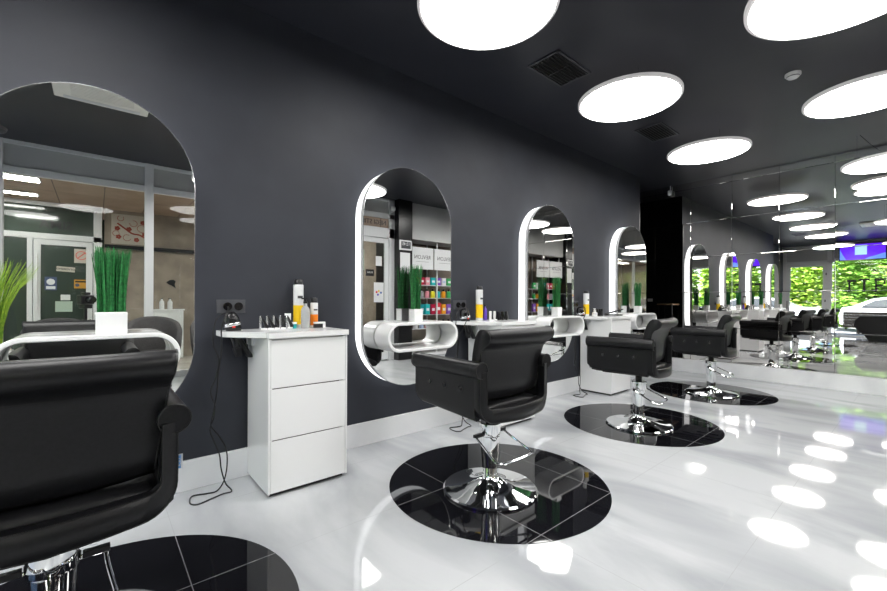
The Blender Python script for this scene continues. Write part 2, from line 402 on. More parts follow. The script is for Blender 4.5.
for k,(x,y,w,d) in enumerate(((-.95,-2.55,.62,.28),(-1.2,-3.75,.9,.16),(2.4,-2.7,.6,.3),(-2.6,-3.0,.6,.3),(3.9,-3.3,.6,.3))):  # some of these panels are added, and all strengthened, to brighten the passage
    words = ['rectangular ceiling light over the passage by the photo shop door','narrow ceiling light strip directly before the photo shop','ceiling light panel over the passage facing the second mirror','rectangular ceiling light at the far left end of the passage','rectangular ceiling light at the passage end by the pillar door'][k]
    t = thing('ceiling_light_panel', words, 'light', (x,y,2.93), 0, 'passage ceiling lights')
    MB().box((-w/2-.02,-d/2-.02,-.015),(w/2+.02,d/2+.02,0)).build('frame', M['satin'], t)
    MB().box((-w/2,-d/2,-.02),(w/2,d/2,-.0151)).build('diffuser', M['corrlight'], t)
# photo shop front at Y=-4.4
ps = thing('door_2', '', '', (-.58,-4.4,0)); del ps['label']; del ps['category']; ps['kind'] = 'structure'
mb = MB()
for a,b in (((-.74,-.05,0),(-.62,.04,2.93)),((.54,-.05,0),(.66,.04,2.93)),((-.74,-.05,2.27),(.66,.04,2.37)),((-.74,-.05,0),(.66,.04,.08)),((-.34,-.05,0),(-.27,.04,2.27)),((-.74,-.05,2.86),(.66,.04,2.93))): mb.box(a,b)
mb.build('door_frame', M['alu'], ps, bevel=.004)
mb = MB()
for a,b in (((-.26,-.03,.09),(-.17,.03,2.26)),((.44,-.03,.09),(.53,.03,2.26)),((-.17,-.03,.09),(.44,.03,.2)),((-.17,-.03,2.17),(.44,.03,2.26))): mb.box(a,b)
lf = mb.build('door_leaf', M['alu'], ps, bevel=.004)
MB().box((-.17,-.012,.2),(.44,-.004,2.17)).build('glass', M['darkglass'], lf, smooth=False)
MB().cyl((-.215,.05,1.0),(-.215,.05,2.0),.012).build('handle', M['satin'], lf)
MB().box((-.62,-.012,2.37),(.54,-.004,2.86)).build('transom_glass', M['darkglass'], ps, smooth=False)
MB().box((-.62,-.012,.08),(-.34,-.004,2.27)).build('side_glass', M['darkglass'], ps, smooth=False)
ys_ = -4.4
sg = thing('shop_lettering','black photo shop lettering on the glass above the shop door','sign',(-.55,ys_-.002,2.37))
text('lettering','SIMA',.21,M['black'],(0,.0,.16),T180,sg,bold=.004)
text('lettering','FOTO ST.',.11,M['black'],(.02,.0,.32),T180,sg)
text('lettering','FOTOGRAFIJA',.09,M['black'],(.0,.0,.43),T180,sg)
yd = ys_+.0
o = sheet('prohibition_sign','cream no smoking sign with a red circle on the photo shop door','sign',-.31,-.11,yd,1.87,2.13,M['cream'])
MB().tube([(.075*math.cos(2*PI*k/24),.006,.14+.075*math.sin(2*PI*k/24)) for k in range(24)],.006,6,True).build('ring',M['red'],o)
MB().cyl((-.05,.006,.09),(.05,.006,.19),.006).build('slash',M['red'],o)
o = sheet('door_sign','narrow cream sign tilted across the photo shop door glass','sign',-.55,-.30,yd,1.70,1.79,M['cream']); o.rotation_euler=(0,R(4),0)
text('lettering','OTVORENO',.045,M['black'],(0,.006,.045),T180,o,bold=.001)
o = sheet('sticker','blue and white square sticker on the photo shop door','sticker',-.70,-.54,yd,1.36,1.60,M['navy'])
MB().lathe([(.055,0),(.055,.002)],24,Matrix.Translation((0,.005,.15))@Matrix.Rotation(R(-90),4,'X')).build('disc',M['paper'],o)
MB().box((-.06,.004,.02),(.06,.006,.07)).build('caption_block',M['paper'],o)
o = sheet('sticker','ochre rectangular sticker right of the blue one on the photo shop door','sticker',-.31,-.12,yd,1.40,1.56,M['ochre'])
MB().box((-.08,.004,.11),(.08,.006,.14)).build('dark_band',M['black'],o)
MB().lathe([(.03,0),(.03,.002)],20,Matrix.Translation((-.05,.005,.06))@Matrix.Rotation(R(-90),4,'X')).build('blot',M['navy'],o)
sheet('paper_notice','small white paper notice above the pale sheet on the shop door','paper',-.49,-.36,yd,1.18,1.28,M['paper'])
sheet('paper_notice','large pale green sheet low on the photo shop door','paper',-.56,-.33,yd,.97,1.16,M['palegreen'])
# floral mural
mu = sheet('floral_mural','cream wall mural with a red brown floral scroll right of the shop door','mural',.22,.80,-4.398,2.28,2.86,M['cream'])
def arc(cx,cz,r,a0,a1,r0): return [(cx+r*math.cos(a0+(a1-a0)*k/14), .006, cz+r*math.sin(a0+(a1-a0)*k/14)) for k in range(15)]
MB().tube(smooth_path([(.27,.006,.12),(.15,.006,.2),(.03,.006,.22),(-.1,.006,.32),(-.2,.006,.40)],5),.016,6).build('scroll_stem',M['mural'],mu)
mb = MB()
for c in ((.18,.33,.07,0,5),(-.05,.13,.06,1,6),(-.15,.5,.05,2,7),(.05,.42,.06,3,8),(-.22,.2,.05,0,5)): mb.tube(arc(*c,0),.005,6)
mb.build('scroll_curls',M['mural'],mu)
mb = MB()
for x,z in ((.2,.45),(-.02,.3),(-.2,.3),(.1,.1),(-.18,.14),(.23,.22)):
    for a in range(5): mb.lathe([(.022,0),(.022,.002)],8,Matrix.Translation((x+.025*math.cos(a*1.256),.006,z+.025*math.sin(a*1.256)))@Matrix.Rotation(R(-90),4,'X'))
mb.build('blossoms',M['mural'],mu)
tag(MB().box((.12,-4.395,2.18),(4.9,-4.33,2.25)).build('wall_ledge',M['darkmetal']),'dark wall ledge running below the floral mural','ledge')
bd = MB(); bd.prism([(.0,.0),(.06,.05),(.13,.06),(.17,.03),(.15,-.03),(.17,-.12),(.10,-.06),(.05,-.04)],-.004,.004)
o = bd.build('bird_silhouette',M['black'],smooth=False); o.location=(1.1,-4.39,1.55); tag(o,'small black bird silhouette on the brown passage wall','wall decal')
cb = thing('side_cabinet','low white cabinet against the passage wall under the bird decal','cabinet',(1.1,-4.15,0))
MB().box((-.25,-.2,.03),(.25,.2,.98)).build('body',M['satin'],cb,bevel=.004); MB().box((-.27,-.22,.98),(.27,.22,1.01)).build('top',M['white'],cb,bevel=.003)
MB().box((-.24,.2,.1),(-.005,.212,.95)).build('door',M['white'],cb,bevel=.002); MB().box((.005,.2,.1),(.24,.212,.95)).build('door',M['white'],cb,bevel=.002)
bt_ = thing('pump_bottle','white pump bottle standing on the low passage cabinet','bottle',(1.0,-4.1,1.01))
MB().lathe([(.04,0),(.042,.01),(.042,.14),(.02,.17),(.012,.2)],16).build('body',M['paper'],bt_); MB().box((-.012,-.03,.2),(.012,.04,.215)).build('pump',M['black'],bt_)
bt_ = dup(bt_,(1.14,-4.12,1.01),.5,'second pump bottle on the low passage cabinet, nearer the far end')

# ------------------------------------------------------------------ rear wall X=-4.1 : entrance door, windows, TV
mb = MB()
for y in (3.38,2.15,.25,-1.70): mb.box((XB-.04,y-.06,0),(XB+.04,y+.06,H))
mb.box((XB-.04,-1.75,2.60),(XB+.04,3.42,2.68)); mb.box((XB-.04,-1.75,0),(XB+.04,2.1,.05)); mb.box((XB-.04,-1.75,H-.05),(XB+.04,3.42,H))
wr = struct(mb.build('window_2', M['alu'], bevel=.004))
MB().box((XB-.02,-1.75,2.68),(XB+.02,3.42,H-.05)).build('header_panel', M['header'], wr, smooth=False)
MB().box((XB-.004,-1.75,.05),(XB+.004,2.1,2.60)).build('window_glass', M['glass'], wr, smooth=False)
d3 = thing('door_3','','',(XB,2.77,0)); del d3['label']; del d3['category']; d3['kind']='structure'
mb = MB()
for a,b in (((-.03,-.56,0),(.03,-.44,2.6)),((-.03,.44,0),(.03,.56,2.6)),((-.03,-.44,0),(.03,.44,.2)),((-.03,-.44,2.48),(.03,.44,2.6))): mb.box(a,b)
mb.build('door_leaf',M['alu'],d3,bevel=.004); MB().box((-.004,-.44,.2),(.004,.44,2.48)).build('glass',M['glass'],d3,smooth=False)
for z in (.6,1.25,2.2): MB().cyl((.045,-.53,z-.04),(.045,-.53,z+.04),.014).build('hinge',M['darkmetal'],d3)
MB().cyl((.07,.5,.95),(.07,.5,1.25),.012).build('handle',M['darkmetal'],d3)
tv = thing('television','wall television showing a violet and blue picture above the street window','television',(XB+.12,1.34,2.56))
MB().box((-.03,-.56,0),(.03,.56,.56)).build('housing',M['blackgloss'],tv,bevel=.006)
MB().box((.0301,-.535,.035),(.0315,.535,.54)).build('screen',M['screenblue'],tv,smooth=False)
MB().box((.0316,-.11,.19),(.033,.17,.50)).build('screen_window',M['screencyan'],tv,smooth=False)
mb=MB(); mb.prism([(-.535,.035),(-.05,.035),(-.16,.10),(-.3,.14),(-.45,.2),(-.535,.22)],.0316,.0325,'YZ'); mb.prism([(.535,.035),(.38,.035),(.46,.2),(.535,.4)],.0316,.0325,'YZ'); mb.build('screen_glow',M['screenlow'],tv,smooth=False)
MB().box((-.12,-.1,.2),(-.03,.1,.4)).build('wall_bracket',M['darkmetal'],tv)
# decals on the street window
dc = thing('window_decal','black line decal of two round shapes on the street window','decal',(XB+.008,.62,1.62))
mb = MB()
for cy in (-.22,.22): mb.tube([(0,cy+.19*math.cos(2*PI*k/28),.2+.19*math.sin(2*PI*k/28)) for k in range(28)],.009,6,True)
mb.tube([(0,-.05,.24),(0,0,.27),(0,.05,.24)],.009,6); mb.build('outline',M['black'],dc)
mb = MB(); mb.box((-.002,-.25,.17),(.002,-.20,.23)); mb.box((-.002,.2,.14),(.002,.24,.26)); mb.build('inner_strokes',M['black'],dc)
dc = thing('window_lettering','large black cut letters on the street window under the television','lettering',(XB+.008,1.15,1.55))
mb = MB()
for a,b in (((-.002,.34,.30),(.002,.56,.38)),((-.002,.48,.0),(.002,.53,.30)),((-.002,.02,.34),(.002,.28,.40)),((-.002,.12,.0),(.002,.18,.34)),((-.002,-.30,.32),(.002,-.08,.39)),((-.002,-.28,.14),(.002,-.1,.19)),((-.002,-.14,.0),(.002,-.1,.32))): mb.box(a,b)
mb.build('strokes',M['black'],dc,smooth=False)

# ------------------------------------------------------------------ round floor inlays
for k,(lab) in enumerate(('round black tiled floor inlay under the nearest chair at lower left','round black tiled floor inlay under the central chair','round black tiled floor inlay under the third chair from the left','round black tiled floor inlay under the chair by the mirror wall')):
    if k == 0:
        i0 = MB().lathe([(.709,0),(.709,.0025)],96).build('round_floor_inlay', M['blacktile'], smooth=False); i0.location = (2.037-P,1.842,.0002); tag(i0,lab,'floor inlay','round black floor inlays')
    else:
        c = i0.copy(); C.objects.link(c); c.location = (2.037+(k-1)*P,1.842,.0002); c['label'] = lab

# ------------------------------------------------------------------ lit oval mirrors
def stadium(hw, z0, z1, n=20, inset=0):
    hw_ = hw-inset; a = []
    for k in range(n+1):
        t = PI*k/n; a.append((hw_*math.cos(t), z1-hw+hw_*math.sin(t)))
    for k in range(n+1):
        t = PI+PI*k/n; a.append((hw_*math.cos(t), z0+hw+hw_*math.sin(t)))
    return a
def stad_ring(mb, po, pi_, y0, y1):
    n = len(po); vs = [(x,y0,z) for x,z in po]+[(x,y0,z) for x,z in pi_]+[(x,y1,z) for x,z in po]+[(x,y1,z) for x,z in pi_]
    fs = []
    for i in range(n):
        j = (i+1)%n
        fs += [(i,j,j+n,i+n),(i+2*n,i+3*n,j+3*n,j+2*n),(i,i+2*n,j+2*n,j),(i+n,j+n,j+3*n,i+3*n)]
    mb.add(vs, fs)
mz0, mz1, mh = .471, 2.3375, .463
MIRL = ['tall oval wall mirror with lit edge, at the left edge behind the nearest chair','tall oval wall mirror with lit edge between the first and second white cabinets','tall oval wall mirror with lit edge between the second and third white cabinets','tall oval wall mirror with lit edge at the corner by the mirror wall']
om = thing('oval_mirror', MIRL[0], 'mirror', (-.0058,W,mz0), 0, 'lit oval wall mirrors')
po = stadium(mh, 0, mz1-mz0, 24)
mb = MB(); stad_ring(mb, stadium(mh-.004,.004,mz1-mz0-.004,24), stadium(mh-.03,.03,mz1-mz0-.03,24), -.092, 0); mb.build('light_band', M['acryl'], om, angle=50)
mb = MB(); stad_ring(mb, po, stadium(mh-.03,.03,mz1-mz0-.03,24), -.130, -.092); mb.build('frame', M['satin'], om, angle=50)
mb = MB(); mb.prism(stadium(mh-.001,.001,mz1-mz0-.001,24), -.1355, -.1301); mb.build('glass', M['mirror'], om, smooth=False)
mb = MB(); stad_ring(mb, stadium(mh+.001,-.001,mz1-mz0+.001,24), stadium(mh-.002,.002,mz1-mz0-.002,24), -.1365, -.128); mb.build('rim', M['edge'], om, angle=50)
for k in range(1,4): dup(om, (-.0058+k*P,W,mz0), label=MIRL[k])

# ------------------------------------------------------------------ hollow oval consoles
def ring_poly(hw, h, n=10):
    r = h/2; a = []
    for k in range(n*2+1):
        t = -PI/2+PI*k/(2*n); a.append((hw-r+r*math.cos(t), r+r*math.sin(t)))
    for k in range(n*2+1):
        t = PI/2+PI*k/(2*n); a.append((-hw+r+r*math.cos(t), r+r*math.sin(t)))
    return a
CONL = ['white hollow oval console under the leftmost mirror','white hollow oval console under the second mirror, left of the central chair','white hollow oval console under the third mirror, behind the central chair','white hollow oval console under the last mirror by the corner']
cn = thing('oval_console', CONL[0], 'shelf', (-.0058,2.772,.787), 0, 'white hollow oval consoles')
mb = MB(); oz = ring_poly(.365,.235); iz = [(x*.93 if False else x, z) for x,z in ring_poly(.365-.024,.235-.048)]; iz = [(x, z+.024) for x,z in iz]
stad_ring(mb, oz, iz, -.105, .104); mb.build('hollow_body', M['white'], cn, bevel=.005, seg=3, angle=50)
for k in range(1,4): dup(cn, (-.0058+k*P,2.772,.787), label=CONL[k])

# potted grass
def grass(n, wx, wy, h, lean, seed, wid=.0035, droop=0.):
    rn = random.Random(seed); mb = MB()
    for _ in range(n):
        x = rn.uniform(-wx,wx); y = rn.uniform(-wy,wy); hh = h*rn.uniform(.90,1.02)
        dx = x*lean+rn.uniform(-.012,.012); dy = y*lean+rn.uniform(-.012,.012); a = rn.uniform(0,PI); wv = Vector((math.cos(a),math.sin(a),0))*wid
        pts = []
        for k in range(5):
            t = k/4; pts.append(Vector((x+dx*t*t*(1+droop*2*t), y+dy*t*t*(1+droop*2*t), hh*(t-droop*t*t*t*abs(dx+dy)*2))))
        vs = []
        nrm = Vector((-wv.y,wv.x,0))*.35
        for k,p in enumerate(pts):
            s = 1-.75*(k/4)**2; vs += [tuple(p-wv*s),tuple(p+nrm*s),tuple(p+wv*s)]
        fs = []
        for k in range(4):
            for j in (0,1): fs.append((3*k+j,3*k+j+1,3*k+j+4,3*k+j+3))
            fs.append((3*k+2,3*k,3*k+3,3*k+5))
        mb.add(vs, fs)
    return mb
def pot(label, x, y, z, w, d, h, gh, n, seed):
    t = thing('potted_grass', label, 'plant', (x,y,z), 0, 'potted grasses on the consoles')
    mb = MB(); g=.006; mb.prism([(-w/2,-d/2),(w/2,-d/2),(w/2,d/2),(-w/2,d/2)],0,h-.012,'XY')
    for a,b in (((-w/2,-d/2,h-.012),(w/2,-d/2+g,h)),((-w/2,d/2-g,h-.012),(w/2,d/2,h)),((-w/2,-d/2+g,h-.012),(-w/2+g,d/2-g,h)),((w/2-g,-d/2+g,h-.012),(w/2,d/2-g,h))): mb.box(a,b)
    mb.build('pot', M['white'], t, bevel=.003)
    rn = random.Random(seed+5); sb = MB()
    for _ in range(60):
        sb.lathe([(0,-.004),(.005,0),(0,.004)],6,Matrix.Translation((rn.uniform(-w/2+.01,w/2-.01),rn.uniform(-d/2+.01,d/2-.01),h-.006)),caps=False)
    sb.build('pebbles', M['soil'], t)
    g_ = grass(n, w*.44, d*.40, gh, .34, seed).build('grass', M['green'], t, smooth=False); g_.location = (0,0,h-.012)
pot('green grass in a wide white pot on the leftmost console',.062,2.745,1.0222,.128,.09,.112,.345,210,1)
pot('green grass in a white square pot on the second console, left of the central chair',2.06,2.785,1.0222,.085,.085,.105,.385,110,2)
pot('green grass in a white square pot on the console behind the central chair',4.10,2.78,1.0222,.085,.085,.105,.365,110,3)
pot('green grass in a white square pot on the last console by the corner',6.20,2.785,1.0222,.085,.085,.105,.365,110,4)

# ------------------------------------------------------------------ white drawer cabinets
CABL = ['white three drawer cabinet nearest the camera, left of the second mirror','white three drawer cabinet hidden behind the central chair','white three drawer cabinet behind the third chair']
def hole_prism(mb, outer, inner, z0, z1):
    bm = bmesh.new(); rings = []
    for loop in (outer, inner):
        vs = [bm.verts.new((x,y,z0)) for x,y in loop]; rings.append(vs)
        for i in range(len(vs)): bm.edges.new((vs[i], vs[(i+1)%len(vs)]))
    r = bmesh.ops.triangle_fill(bm, use_beauty=True, use_dissolve=False, edges=bm.edges[:])
    bm.verts.index_update(); vs = [tuple(v.co) for v in bm.verts]; fs = [[v.index for v in f.verts] for f in bm.faces]; bm.free()
    n = len(vs); mb.add(vs+[(x,y,z1) for x,y,_ in vs], fs+[[i+n for i in f][::-1] for f in fs])
    o = len(mb.v)-2*n; k = 0
    for loop in (outer, inner):
        m_ = len(loop)
        for i in range(m_):
            a, b = o+k+i, o+k+(i+1)%m_; mb.f.append([a,b,b+n,a+n]); mb.mi.append(0)
        k += m_
cx, cw, cf = .7907, .5184, 2.5517
cab = thing('drawer_cabinet', CABL[0], 'cabinet', (cx,cf,0), 0, 'white drawer cabinets')
mb = MB(); mb.box((0,.012,.022),(.028,.435,.962)); mb.box((cw-.028,.012,.022),(cw,.435,.962)); mb.box((.028,.05,.022),(cw-.028,.435,.05)); mb.box((.028,.40,.05),(cw-.028,.435,.962)); mb.box((.028,.03,.945),(cw-.028,.4,.962))
mb.box((0,0,.022),(.013,.012,.962)); mb.box((cw-.013,0,.022),(cw,.012,.962))
mb.build('body', M['white'], cab, bevel=.0015)
MB().box((.02,.03,0),(cw-.02,.43,.022)).build('plinth', M['gap'], cab)
MB().box((.03,.06,.05),(cw-.03,.39,.94)).build('interior', M['gap'], cab)
for z0,z1 in ((.026,.340),(.347,.655),(.662,.955)):
    MB().box((.015,.001,z0),(cw-.015,.0115,z1)).build('drawer', M['white'], cab, bevel=.0015)
mb = MB(); hc = (-.105,.365)
hole_prism(mb, [(-.19,.46),(-.19,.30),(-.17,.265),(0.0,.05),(0.0,-.012),(cw+.006,-.012),(cw+.006,.46)], [(hc[0]+.052*math.cos(2*PI*k/20),hc[1]+.052*math.sin(2*PI*k/20)) for k in range(20)], .965, .999)
mb.build('countertop', M['white'], cab, bevel=.002, smooth=False)
mb = MB(); mb.box((.0,.30,.90),(-.012,.42,.962)); mb.build('bracket', M['satin'], cab)
for k in (1,2): dup(cab, (cx+k*P,cf,0), label=CABL[k])

# sockets
SOCL = ['double black power socket on the wall beside the first cabinet, left of the bottles','double black power socket on the wall above the second cabinet','double black power socket on the wall behind the third cabinet bottles']
so = thing('power_socket', SOCL[0], 'socket', (.69,W,1.155), 0, 'double wall sockets')
MB().box((-.088,-.008,-.045),(.088,0,.045)).build('cover_plate', M['socket'], so, bevel=.003)
for x in (-.022,.045):
    MB().lathe([(.027,0),(.027,.009),(.022,.009),(.02,.004),(0,.004)],24,Matrix.Translation((x,-.0,0))@Matrix.Rotation(R(90),4,'X')@Matrix.Translation((0,0,.0065)),caps=False).build('outlet', M['blackgloss'], so)
for k in (1,2): dup(so, (.69+k*P,W,1.155), label=SOCL[k])

# hair dryers hanging in the counter holes
DRL = ['black hair dryer hanging in the counter hole beside the first cabinet','black hair dryer hanging in the counter hole beside the second cabinet','black hair dryer hanging in the counter hole beside the third cabinet']
hd = thing('hair_dryer', DRL[0], 'hair dryer', (cx+hc[0],cf+hc[1],.999), 0, 'hair dryers in the counter holes')
Tb = Matrix.Rotation(R(-12),4,'Y')@Matrix.Diagonal((1.12,1.12,1.1,1))
MB().lathe([(0,.115),(.02,.112),(.034,.098),(.042,.07),(.044,.035),(.042,.004),(.036,-.02),(.030,-.06),(.028,-.10)],24,Tb,caps=True).build('barrel', M['blackgloss'], hd)
MB().lathe([(.045,.03),(.047,.034),(.047,.044),(.044,.048)],24,Tb,caps=False).build('band', M['silver'], hd)
MB().box((-.02,-.049,.02),(-.002,-.040,.032)).build('switch', M['red'], hd)
MB().loft([[tuple(Vector((.012+t*.085,-.02,-.03-.150*t))+Vector((1.15*a*math.cos(q),1.1*b*math.sin(q),0))) for q in [2*PI*i/14 for i in range(14)]] for t,a,b in ((0,.022,.026),(.3,.019,.022),(.7,.018,.02),(.95,.02,.022),(1,.014,.016))]).build('handle', M['black'], hd)
MB().lathe([(.026,-.10),(.030,-.115),(.022,-.155)],20,Tb).build('nozzle', M['black'], hd)
cpts = [(.668,2.99,1.152),(.655,2.95,1.12),(.60,2.94,1.09),(.575,2.93,1.03),(.568,2.93,.92),(.60,2.93,.82),(.585,2.93,.70),(.555,2.93,.62),(.578,2.93,.53),(.572,2.92,.45),(.553,2.93,.38),(.57,2.91,.31),(.60,2.9,.22),(.612,2.9,.12),(.628,2.86,.04),(.650,2.80,.006),(.60,2.795,.005),(.53,2.77,.005),(.455,2.745,.005),(.425,2.79,.005),(.45,2.88,.005),(.53,2.86,.005),(.58,2.86,.006),(.625,2.895,.04),(.645,2.9,.13),(.64,2.9,.24),(.60,2.91,.33),(.56,2.925,.40),(.575,2.93,.50),(.59,2.93,.60),(.60,2.93,.74),(.612,2.92,.86),(.60,2.85,.95),(.59,2.80,1.02),(.62,2.82,1.11),(.664,2.885,1.125)]
hl = hd.location.copy()
MB().tube(smooth_path([(x-hl.x,y-hl.y,z-hl.z) for x,y,z in cpts],7),.0045,6).build('power_cord', M['black'], hd)
for k in (1,2): dup(hd, (cx+hc[0]+k*P,cf+hc[1],.999), label=DRL[k])

# ------------------------------------------------------------------ bottles and tools on the counters
def put(root, x, y, z=.9995): root.location = (x,y,z); return root
def spray_can(label, x, y, lab_m, r=.036, h=.31, caps=1, x2=0):
    t = thing('spray_can', label, 'spray can', (x,y,1.0), 0)
    MB().lathe([(r-.002,0),(r,.003),(r,h*.99),(r-.003,h)],24).build('can', M['paper'], t)
    MB().lathe([(r+.0006,h*.08),(r+.0006,h*.52)],24,caps=False).build('colour_label', lab_m, t)
    MB().lathe([(r*.86,h),(r*.86,h+.028),(r*.7,h+.036),(r*.3,h+.037)],20).build('cap', M['black'], t)
    MB().box((-r*.5,-r-.0012,h*.68),(r*.5,-r+.004,h*.74)).build('print_line', M['socket'], t)
    return t
def bottle(label, x, y, r, h, body, capm, name='pump_bottle', pump=True):
    t = thing(name, label, 'bottle', (x,y,1.0), 0)
    MB().lathe([(r*.92,0),(r,.004),(r,h*.72),(r*.8,h*.82),(r*.4,h*.9),(r*.4,h)],22).build('bottle_body', body, t)
    mb = MB(); mb.lathe([(r*.48,h),(r*.48,h+.014),(r*.2,h+.016),(r*.2,h+.03)],16)
    if pump: mb.box((-r*.9,-.005,h+.03),(r*.45,.005,h+.04))
    mb.build('spray_head', capm, t); return t
# station 1
spray_can('tall white spray can with yellow lower half and black cap on the first cabinet',1.115,2.93,M['yellow'],.035,.31)
spray_can('orange spray can behind the clear spray bottle on the first cabinet',1.235,2.935,M['orange'],.027,.18)
bottle('clear spray bottle with black trigger head on the first cabinet',1.135,2.85,.031,.175,M['clear'],M['black'])
b = thing('cream_tube','white cream tube standing beside the yellow spray can on the first cabinet','tube',(1.025,2.89,1.0))
MB().loft([[( .018*a*math.cos(q), .018*c_*math.sin(q), z) for q in [2*PI*i/16 for i in range(16)]] for z,a,c_ in ((.012,1,1),(.03,1.1,.95),(.10,1.25,.35),(.106,1.25,.12))]).build('tube_body',M['paper'],b)
MB().lathe([(.014,0),(.016,.012)],16).build('cap',M['satin'],b)
b = thing('hair_wax_jar','small teal jar between the tube and the yellow spray can','jar',(1.068,2.885,1.0))
MB().lathe([(.017,0),(.018,.003),(.018,.03)],20).build('jar_body',M['teal'],b); MB().lathe([(.0185,.03),(.0185,.042),(.016,.044)],20).build('lid',M['satin'],b)
b = thing('small_stand','small white angular stand at the right end of the first countertop','stand',(1.235,2.84,1.0))
MB().box((-.04,-.015,.03),(.04,.015,.042)).build('top_plate',M['satin'],b,bevel=.002); MB().box((.022,-.014,0),(.04,.014,.03)).build('leg',M['satin'],b); MB().box((-.04,-.014,0),(.02,.014,.028)).build('dark_block',M['black'],b)
def clip(label, x, y, m1, tilt, rz, group):
    t = thing('hair_clip', label, 'hair clip', (x,y,1.0), rz, group)
    T = Matrix.Rotation(tilt,4,'Y')@Matrix.Diagonal((2.3,1.9,1.2,1))
    MB().prism([(-.012,.005),(-.006,.004),(.005,.078),(0,.08)],-.006,.006,'XZ',T).build('upper_jaw', m1, t, bevel=.0015)
    MB().prism([(.006,.002),(.016,.002),(.006,.078),(.003,.078)],-.006,.006,'XZ',T).build('lower_jaw', M['black'], t, bevel=.0015)
    MB().box((-.018,-.014,0),(.020,.014,.010)).build('foot', M['satin'] if m1 is not M['black'] else M['black'], t, bevel=.001)
ordn = ['first from left','second from left','third from left','fourth from left','rightmost']
for k in range(5): clip(f'silver and black hair clip on the first cabinet, {ordn[k]}', .86+k*.042, 2.875, M['silver'], R(-17), .1*k-.2, 'hair clips on the first cabinet')
# station 2
spray_can('white spray can with yellow lower half on the second cabinet',2.97,2.93,M['yellow'],.036,.31); 
sx = cx+P
bpy.data.objects[-1] if False else None
b2 = bottle('small purple bottle beside the spray can on the second cabinet',3.055,2.93,.020,.14,M['purple'],M['black'],'hair_serum_bottle',False)
for k in range(2): clip(f'white and black hair clip on the second cabinet, {("nearer the purple bottle","next one to the right")[k]}', 3.05+k*.06, 2.84, M['satin'], R(-14), .3, 'hair clips on the second cabinet')
for k in range(3): clip(f'all black hair clip on the second cabinet, {("left","middle","right")[k]} of three', 3.17+k*.055, 2.83, M['black'], R(-22), .2*k, 'hair clips on the second cabinet')
# station 3
sx = cx+2*P
spray_can('white spray can with yellow lower half on the third cabinet',5.0,2.93,M['yellow'],.037,.30)
bottle('small white round bottle on the third cabinet beside the spray can',5.06,2.84,.034,.06,M['paper'],M['satin'],'lotion_bottle',True)
for k in range(3): clip(f'black hair clip on the third cabinet, {("left","middle","right")[k]} of three', 5.15+k*.05, 2.84, M['black'], R(-18), .2*k, 'hair clips on the third cabinet')
st = thing('hair_straightener','black hair straightener lying raised at the end of the third cabinet','hair straightener',(5.37,2.74,1.0), R(-48))
MB().loft([[(x,.014*s*math.cos(q),.022+(x+.11)*.28+.011*s*math.sin(q)) for q in [2*PI*i/12 for i in range(12)]] for x,s in ((-.11,.8),(-.08,1.1),(.0,1.1),(.11,.8),(.13,.4))]).build('upper_arm',M['blackgloss'],st)
MB().loft([[(x,.014*s*math.cos(q),.012+.010*s*math.sin(q)) for q in [2*PI*i/12 for i in range(12)]] for x,s in ((-.11,.8),(-.08,1.1),(.0,1.1),(.10,.9),(.12,.5))]).build('lower_arm',M['black'],st)

# ------------------------------------------------------------------ salon chairs
CHL = ['black leather salon chair nearest the camera, cut by the left edge','black leather salon chair in the centre, on the second round inlay','black leather salon chair third from left, buttoned arm towards the camera','black leather salon chair closest to the mirror wall']
ch = thing('salon_chair', CHL[0], 'chair', (-.10,1.79,0), 0, 'black leather salon chairs')
def arm(side):
    s = side; pr = [(.258,.527),(.285,.519),(.300,.532),(.305,.575),(.305,.765)]
    cxr, czr, rr_ = .297, .812, .047
    for k in range(13):
        a = R(-70+k*280/12); pr.append((cxr+rr_*math.cos(a), czr+rr_*math.sin(a)))
    pr.append((.258,.74))
    y0, y1 = -.165, .385; rings = []
    for y in (y0,-.05,.1,.25,.33,.355,.372,y1-.004,y1):
        e = {y1:.012, y1-.004:.004}.get(y, 0); lift = max(0, (y-.33)/.055)**2*.035
        ring = []
        for x,z in pr:
            if z < .65: z += (y-y0)/(y1-y0)*.026 + lift
            ring.append((s*(x+(.28-x)*e/.10), y, z+(.70-z)*e/.2))
        rings.append(ring)
    o = MB().loft(rings).build('armrest', M['leather'], ch, angle=60)
    for i,y in enumerate((-.05,.09,.23)):
        T = Matrix.Translation((s*.305,y,.69))@Matrix.Rotation(R(90)*s,4,'Y')
        MB().lathe([(.013,-.001),(.0125,.003),(.008,.0065),(0,.0075)],18,T,caps=False).build('button', M['button'], o)
        MB().lathe([(.030,.0),(.022,.0016),(.015,.0004),(.0135,-.001)],18,T,caps=False).build('tuft', M['leather'], o)
    pp = [(s*(x+(.28-x)*.04), y1-.002, (z+.026+.035 if z<.65 else z)) for x,z in pr]
    MB().tube(pp, .0032, 6, True).build('piping', M['piping'], o)
    MB().tube([(s*.3055,-.165,.763),(s*.3055,.1,.763),(s*.3055,.37,.763)],.0022,6).build('seam', M['piping'], o)
    # round scroll end of the arm at the rear
    MB().cyl((s*cxr,-.214,czr),(s*cxr,-.160,czr),rr_,28).build('scroll_end', M['leather'], o, bevel=.004)
    MB().tube([(s*(cxr+(rr_-.001)*math.cos(2*PI*k/24)),-.2145,czr+(rr_-.001)*math.sin(2*PI*k/24)) for k in range(24)],.003,6,True).build('piping', M['piping'], o)
arm(-1); arm(1)
